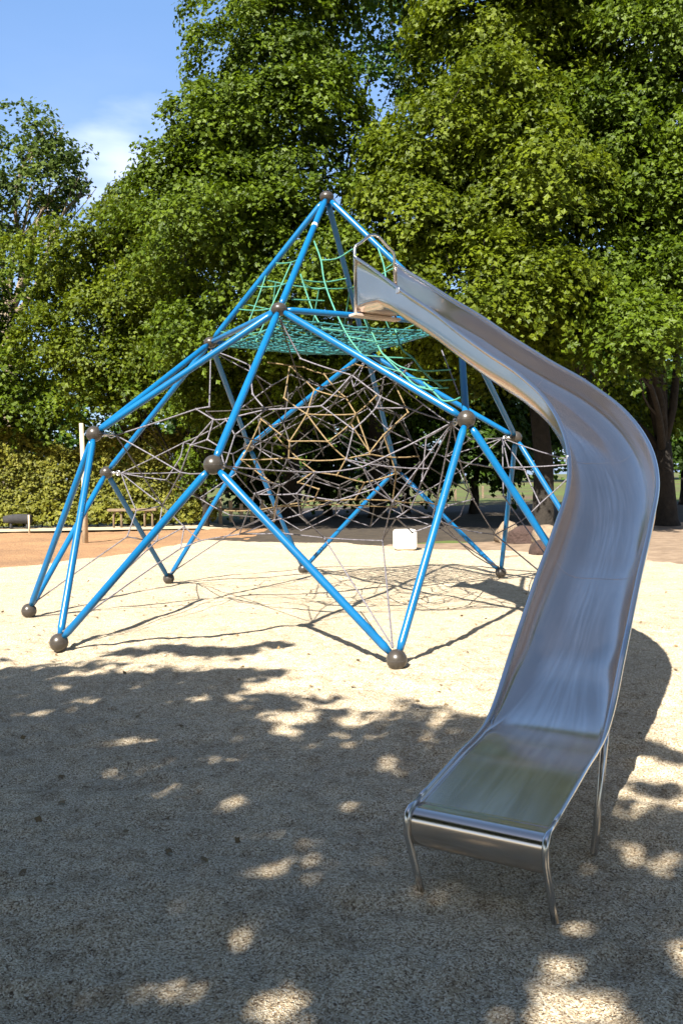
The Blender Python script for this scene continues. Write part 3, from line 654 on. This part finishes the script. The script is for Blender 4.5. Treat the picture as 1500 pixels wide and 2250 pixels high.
# 3 right maples
tree('maple_tree', 'huge maple with sunlit crown behind the top of the slide', lobes_world([(1120, 130, 190, 190, 1, 4), (1000, 330, 170, 170, 0, 3.5), (930, 480, 150, 150, -.5, 3), (1130, 420, 190, 160, -1, 3.5), (1080, 620, 190, 110, -2.5, 2.8), (1090, 770, 150, 90, 0, 2.2), (880, 640, 130, 110, -.5, 2.4), (1080, -60, 200, 120, 1, 4)], 26), at(1192, 1160, 26)[:2], .31, M['maple2'], M['barkw'], 1250, 190, seed=13, inner=.42, fork=.42)
tree('maple_tree', 'dense maple with forked trunk filling the right edge', lobes_world([(1380, 120, 190, 190, 0, 4), (1290, 340, 190, 140, -1, 3), (1450, 400, 140, 190, -1.5, 3), (1300, 560, 170, 120, -2, 2.6), (1450, 640, 130, 130, -2.5, 2.4), (1240, 700, 110, 85, -3, 2), (1400, 740, 140, 80, -4.5, 2.2), (1300, 860, 90, 50, 1, 1.5), (1500, 900, 60, 60, 2, 1.5), (1560, 300, 150, 400, 0, 4), (1380, -60, 200, 120, 0, 4)], 27), at(1462, 1155, 27)[:2], .34, M['maple'], M['barkw'], 1400, 190, seed=14, inner=.42, fork=.3)
# 4 left
tree('lacy_tree', 'thin crowned grey green tree against the sky at the left edge', lobes_world([(70, 300, 110, 60, 0, 2), (60, 400, 110, 70, 0, 2), (150, 380, 60, 70, 0, 1.6), (10, 480, 70, 70, 0, 2), (-60, 360, 100, 110, 0, 3), (100, 450, 50, 40, 0, 1.4), (190, 410, 35, 24, 0, 1)], 40), at(25, 1110, 40)[:2], .42, M['lacy'], M['barkl'], 360, 60, (.5, .95), .19, seed=15, inner=.5, fork=.62, front=.2)
tree('maple_tree', 'spreading yellow green tree below the cloud, left of the big maple', lobes_world([(265, 520, 100, 75, 0, 2.5), (210, 450, 40, 24, 0, 1.0), (330, 470, 80, 70, 0, 2.2), (170, 580, 120, 80, 0, 3), (300, 650, 170, 120, -.5, 3), (400, 600, 150, 120, -1, 3), (230, 770, 180, 110, -1, 3), (400, 780, 160, 110, -1.5, 2.6)], 33), at(300, 1120, 33)[:2], .3, M['maple2'], M['barkw'], 800, 130, (.6, 1.1), .15, seed=16, inner=.4)
tree('dark_tree', 'dark leafy tree filling the left edge above the hedge', lobes_world([(40, 640, 110, 110, 0, 3), (30, 800, 130, 110, -1, 3), (-90, 700, 100, 260, 0, 3), (120, 880, 150, 70, -2, 2), (10, 900, 120, 60, -2, 2)], 35), at(40, 1120, 35)[:2], .3, M['maple'], M['barkw'], 480, 100, (.6, 1.2), .17, seed=17, inner=.2)
tree('young_tree', 'low leafy tree between the hedge and the rope net', lobes_world([(390, 900, 110, 60, 0, 1.8), (300, 880, 90, 55, 0, 1.6), (470, 880, 80, 70, 0, 1.6), (450, 1010, 60, 60, .5, 1.2), (590, 1010, 60, 60, 1, 1.0)], 31), at(450, 1140, 31)[:2], .14, M['maple'], M['barkw'], 200, 90, (.4, .8), .17, seed=18, inner=.2)
# 5 understory trees deep in the shade
for i, (u, v, ru, rv, d) in enumerate([(560, 930, 130, 130, 38), (720, 900, 130, 150, 40), (890, 890, 120, 150, 41), (1040, 900, 110, 130, 39), (1190, 860, 110, 110, 43), (1340, 900, 90, 100, 44), (1500, 940, 90, 90, 46)]):
    names = ['shaded tree behind the left of the rope net', 'shaded tree straight behind the middle of the rope net', 'shaded tree behind the rope net, left of the right ball joint', 'shaded tree seen past the right ball joint', 'shaded tree above the far lawn, beneath the bend of the slide', 'shaded tree above the white post, behind the slide bend', 'shaded tree at the right edge behind the big trunk']
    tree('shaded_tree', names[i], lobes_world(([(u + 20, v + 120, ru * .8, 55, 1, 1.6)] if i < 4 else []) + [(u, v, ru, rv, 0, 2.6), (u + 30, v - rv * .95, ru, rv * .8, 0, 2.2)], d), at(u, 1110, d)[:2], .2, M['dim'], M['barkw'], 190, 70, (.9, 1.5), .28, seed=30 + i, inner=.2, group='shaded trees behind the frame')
# far wood closing the park
rg = np.random.default_rng(77); k = 900
C = np.stack([rg.uniform(-75, 95, k), rg.uniform(118, 132, k), rg.uniform(2.2, 17, k)], 1); O = np.tile([0, -1, .3], (k, 1)) + rg.normal(0, .4, (k, 3))
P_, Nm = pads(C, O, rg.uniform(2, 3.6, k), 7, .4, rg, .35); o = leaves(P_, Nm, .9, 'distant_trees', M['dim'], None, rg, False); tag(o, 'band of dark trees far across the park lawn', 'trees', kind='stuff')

# hedge
def hedge(name, label, x0, x1, y, dp, h, m, n, sz, seed):
    rg = np.random.default_rng(seed); w = x1 - x0; root = empty(name, ((x0 + x1) / 2, y, 0)); tag(root, label, 'hedge')
    X = rg.uniform(x0, x1, n); top = h * (.66 + .62 * fbm(X * .8, X * 0 + 2, 4, seed)); fz = rg.uniform(0, 1, n) ** .85
    Z = .1 + fz * top; Yf = y - dp / 2 * (1 - .55 * fz ** 3) + rg.normal(0, .12, n) - 1.1 * (fbm(X * 1.2, Z * 1.5, 3, seed + 2) - .5); tp = rg.random(n) < .2
    Yf = np.where(tp, rg.uniform(y - dp / 2, y + dp / 2, n), Yf); Z = np.where(tp, top + rg.normal(0, .1, n), Z)
    C = np.stack([X, Yf, Z], 1); Nn = np.where(tp[:, None], [0, 0, 1.], [0, -.8, .55]) + rg.normal(0, .5, (n, 3))
    leaves(C, Nn, sz, 'foliage', m, root, rg, True)
    for i in range(int(w * 1.4)):
        xx = x0 + (i + .5) / 1.4; mb = MB(); mb.tube([(xx, y, -.1), (xx + rg.normal(0, .1), y + rg.normal(0, .1), h * .8)], [.03, .01], 6); mb.build('stem', M['barkw'], root)
a, b = at(-80, 1140, 32.5)[0], at(455, 1140, 32.5)[0]
hedge('hedge', 'olive brown clipped hedge behind the wood chips at left', a, b, 33.2, 1.8, 3.25, M['hedge'], 26000, .13, 5)
a, b = at(-80, 1140, 31)[0], at(470, 1140, 31)[0]
hedge('hedge', 'low green ground shrubs along the foot of the olive hedge', a, b, 32.1, 1.0, .75, M['hedge'], 2200, .17, 6)

# tree behind the camera: its crown throws the dappled shade over the foreground
def shade_tree():
    rg = np.random.default_rng(99); root = empty('shade_tree', (-6.5, -9.5, 0)); tag(root, 'broad tree behind the viewpoint shading the foreground gravel', 'tree')
    ex = [-8, -4, -3.2, -2.6, -2.1, -1.6, -1.2, -.8, -.4, 0, .5, .9, 1.3, 1.6, 2.0, 2.6, 5]
    ey = [8.6, 7.9, 7.6, 7.7, 7.6, 7.3, 6.8, 6.35, 6.25, 6.2, 6.1, 5.8, 5.1, 4.3, 4.2, 4.4, 4.7]
    holes = [(.3, 3.15, .06), (.1, 2.75, .06), (-.35, 3.9, .06), (.35, 4.4, .07), (-1.0, 4.9, .06), (1.3, 2.9, .12), (1.5, 2.5, .12), (.65, 2.6, .09), (.1, 5.0, .1), (-.2, 5.7, .12), (.5, 5.3, .1), (-.15, 2.35, .1), (.4, 2.45, .09), (.7, 2.3, .12), (1.5, 3.2, .12), (1.6, 2.9, .1), (.55, 2.75, .07), (-1.5, 4.4, .07), (1.35, 4.0, .14), (-1.9, 6.3, .1), (-1.2, 6.1, .08),(-.31, 3.42, .07), (-.03, 3.33, .08), (-.29, 2.49, .07), (-.6, 2.59, .13), (.98, 3.41, .12), (.87, 2.95, .14), (1.3, 3.57, .13), (-.1, 4.54, .15), (.09, 4.26, .1), (-.64, 4.49, .1), (1.44, 4.46, .2), (-.1, 2.6, .06), (.84, 2.53, .12), (-.72, 6.2, .22), (.45, 4.9, .15), (-2.23, 5.61, .12), (-2.48, 6.85, .12), (.6, 2.4, .08), (-1.35, 5.3, .08), (.25, 3.9, .1), (-.5, 5.3, .1), (.2, 5.3, .12), (1.25, 2.75, .1)]
    extra = [(-1.4, 8.15, .32), (-1.0, 8.05, .28), (-.75, 8.25, .2), (-1.7, 8.3, .2), (-1.1, 7.0, .35), (-.75, 7.1, .22), (1.75, 5.0, .13), (1.85, 4.85, .1), (-2.2, 8.1, .25)]
    G = []; H = []; Rr = []
    n = 0
    while n < 5200:
        x = rg.uniform(-7.5, 4.2); y = rg.uniform(-6, 8.6)
        R = rg.uniform(.28, .6) if y > 1.8 and abs(x) < 3.2 else rg.uniform(.6, 1.0)
        if y + R * .8 > np.interp(x, ex, ey) + .25 * rg.normal(): continue
        hs = .1 if x < .6 else .32
        if any(math.hypot(x - hx, y - hy) < hr * hs + R * .75 for hx, hy, hr in holes): 
            R = rg.uniform(.13, .22)
            if any(math.hypot(x - hx, y - hy) < hr * hs + R * .55 for hx, hy, hr in holes): continue
        G.append((x, y)); Rr.append(R); H.append(rg.uniform(5.0, 7.6) + max(0, 3 - y) * .25 if y > 0 else rg.uniform(5.2, 10)); n += 1
    for x, y, r in extra:
        for _ in range(4): G.append((x + rg.normal() * r * .4, y + rg.normal() * r * .2)); Rr.append(r * .8); H.append(rg.uniform(5, 6.5))
    G = np.array(G); H = np.array(H); Rr = np.array(Rr)
    t = 1 / math.tan(SUN_EL); C = np.stack([G[:, 0] - SDX * t * H, G[:, 1] - SDY * t * H, H], 1)
    P_, Nm = pads(C, np.tile([.1, .3, .4], (len(C), 1)), Rr, 210, .2, rg, .08)
    leaves(P_, Nm, .15, 'crown', M['maple'], root, rg, True)
    mb = MB(); base = np.array([-6.5, -9.5, -.2]); fk = base + (.2, .2, 4.6)
    mb.tube([base, base + (0, 0, .4), fk], [.6, .42, .34], 14); mb.build('trunk', M['barkw'], root)
    mb = MB()
    for i in rg.choice(len(C), 26): limb(mb, fk - (0, 0, .2), C[i] - (0, 0, .2), .16, .03, rg, 9, .1)
    mb.build('branches', M['barkw'], root)
shade_tree()
tree('sky_block_tree', 'unseen tree added left of the viewpoint to block sky light', [(np.array([-14.5, -1, 8.5]), np.array([4.5, 5.5, 4.5])), (np.array([-16, 6, 7]), np.array([4, 5, 3.5]))], (-15.5, 1), .35, M['maple'], M['barkw'], 420, 60, (.8, 1.4), .3, seed=51, inner=.35, full=False, front=0)  # side trees out of view, added to keep sky light off the foreground
tree('sky_block_tree', 'unseen tree added right of the viewpoint to block sky light', [(np.array([13.5, -3, 8.5]), np.array([4.5, 5.5, 4.5])), (np.array([16, 5, 7]), np.array([4, 5, 3.5]))], (14.5, 0), .35, M['maple'], M['barkw'], 420, 60, (.8, 1.4), .3, seed=52, inner=.35, full=False, front=0)
tree('sky_block_tree', 'large unseen tree added behind the viewpoint to block sky light', [(np.array([3, -19, 10]), np.array([8, 5, 6.5])), (np.array([-9, -22, 9]), np.array([6, 5, 6]))], (0, -20), .45, M['maple'], M['barkw'], 600, 45, (1, 1.8), .38, seed=53, inner=.35, full=False, front=0)  # out of view too, added to cut the sky light from behind

rg = np.random.default_rng(404); k = 320; X = rg.uniform(-4.5, 5, k); Y = 2.2 + rg.random(k) ** .8 * 12
o = leaves(np.stack([X, Y, h_sand(X, Y) + .012], 1), np.tile([0, 0, 1.], (k, 1)) + rg.normal(0, .35, (k, 3)), .038, 'leaf_litter', simple('dry_leaves', (.16, .11, .05), .8, 0, .5, 9), None, rg); tag(o, kind='stuff')
# ------------------------------------------------------------ small things of the park
g = gr(188, 1186); mb = MB(); top = at(179, 930, g[1])
mb.tube([(g[0], g[1], -.2), tuple((g + top) / 2 + (.02, 0, 0)), tuple(top)], [.085, .075, .06], 12)
o = mb.build('pole', M['pole']); tag(o, 'tall pale wooden pole standing in the wood chips behind the left ball joint', 'pole')
g = gr(891, 1207); mb = MB(); mb.box((g[0], g[1] + .2, .21), (.5, .42, .46), .12)
o = mb.build('storage_block', M['block'], None, False, .07); tag(o, 'cream white rounded block on the gravel edge behind the frame', 'block')
def rockmesh(c, d, seed):
    rg = np.random.default_rng(seed); mb = MB(); mb.ball((0, 0, 0), 1, 18, 12); V = np.array(mb.v); f = rg.normal(0, 1, (6, 3)) * 2; ph = rg.uniform(0, 6, 6)
    k = 1 + sum(.07 * np.sin(V @ f[i] + ph[i]) for i in range(6)); V = np.sign(V) * np.abs(V) ** .8; V = V * k[:, None] * np.array(d) + np.array(c); mb.v = [tuple(v) for v in V]; return mb
for (u, v, w, h, mk, lab) in [(1122, 1188, .36, .3, 'rock', 'tan boulder left of the dark red boulder, behind the right leg tubes'), (1157, 1190, .4, .27, 'rockr', 'dark red brown boulder between two tan boulders'), (1205, 1198, .3, .3, 'rock', 'tan boulder right of the dark red boulder, beside the slide'), (1192, 1214, .26, .2, 'rockr', 'small reddish rock low beside the slide edge')]:
    g = gr(u, v); o = rockmesh((g[0], g[1] + .2, h * .3), (w, .35, h), int(u)).build('boulder', M[mk]); tag(o, lab, 'boulder')
# white stub post and dark log at far left
g = gr(65, 1166); mb = MB(); mb.tube([(g[0], g[1], -.2), (g[0], g[1], .55)], .032, 10); o = mb.build('stub_post', M['pole']); tag(o, 'short pale post beside the dark log at the left edge', 'post')
g = gr(36, 1162); mb = MB(); mb.tube([(g[0] - .55, g[1] + .3, .34), (g[0] - .2, g[1] + .3, .36), (g[0] + .4, g[1] + .3, .35), (g[0] + .46, g[1] + .3, .35)], [.13, .17, .18, .15], 12); mb.tube([(g[0] - .3, g[1] + .3, -.1), (g[0] - .3, g[1] + .3, .25)], .05, 8); mb.tube([(g[0] + .3, g[1] + .3, -.1), (g[0] + .3, g[1] + .3, .25)], .05, 8)
o = mb.build('log_seat', M['log']); tag(o, 'dark grey log seat in front of the hedge at the left edge', 'log')
# rustic bench with hoop leg
g = gr(285, 1149); g[1] = 31; bn = empty('bench', (g[0], 31, 0)); tag(bn, 'weathered wooden rail bench with looped legs in front of the hedge', 'bench')
k = 31 / FPX; x0, x1 = at(238, 1120, 31)[0], at(345, 1120, 31)[0]
mb = MB(); mb.box(((x0 + x1) / 2, 31, .62), (x1 - x0, .3, .1)); mb.build('seat', M['wood'], bn, False, .02)
for u in (250, 318):
    xx = at(u, 1130, 31)[0]; mb = MB(); mb.tube([(xx, 31, -.2), (xx, 31, .45), (xx + .08, 31, .57), (xx + .2, 31, .57), (xx + .28, 31, .45), (xx + .28, 31, -.2)], .04, 8); mb.build('leg', M['wood'], bn)
fe = empty('picket_fence', (at(470, 1130, 33)[0], 33, 0)); tag(fe, 'low broken fence of pale pickets behind the bench', 'fence')
xa, xb = at(415, 1130, 33)[0], at(600, 1130, 33)[0]
for i in range(9):
    xx = xa + (xb - xa) * i / 8; mb = MB(); mb.box((xx, 33, .42), (.14, .05, 1.1 - .25 * (i % 3))); mb.build('picket', M['pole'], fe, False)
mb = MB(); mb.box(((xa + xb) / 2, 33.05, .5), (xb - xa, .04, .09)); mb.build('rail', M['wood'], fe, False)
# posts in the far park
for i, (u, v, h) in enumerate([(1000, 1100, .9), (1060, 1095, 1.0), (1330, 1085, 1.2)]):
    g = gr(u, v); mb = MB(); mb.box((g[0], g[1], h / 2 - .1), (.16, .16, h)); o = mb.build('marker_post', M['wood'], None, False, .02)
    tag(o, ['wooden marker post on the far lawn left of the right ball joint leg', 'wooden marker post on the far lawn right of the right ball joint leg', 'wooden marker post far behind the bend of the slide'][i], 'post', 'marker posts on the far lawn')
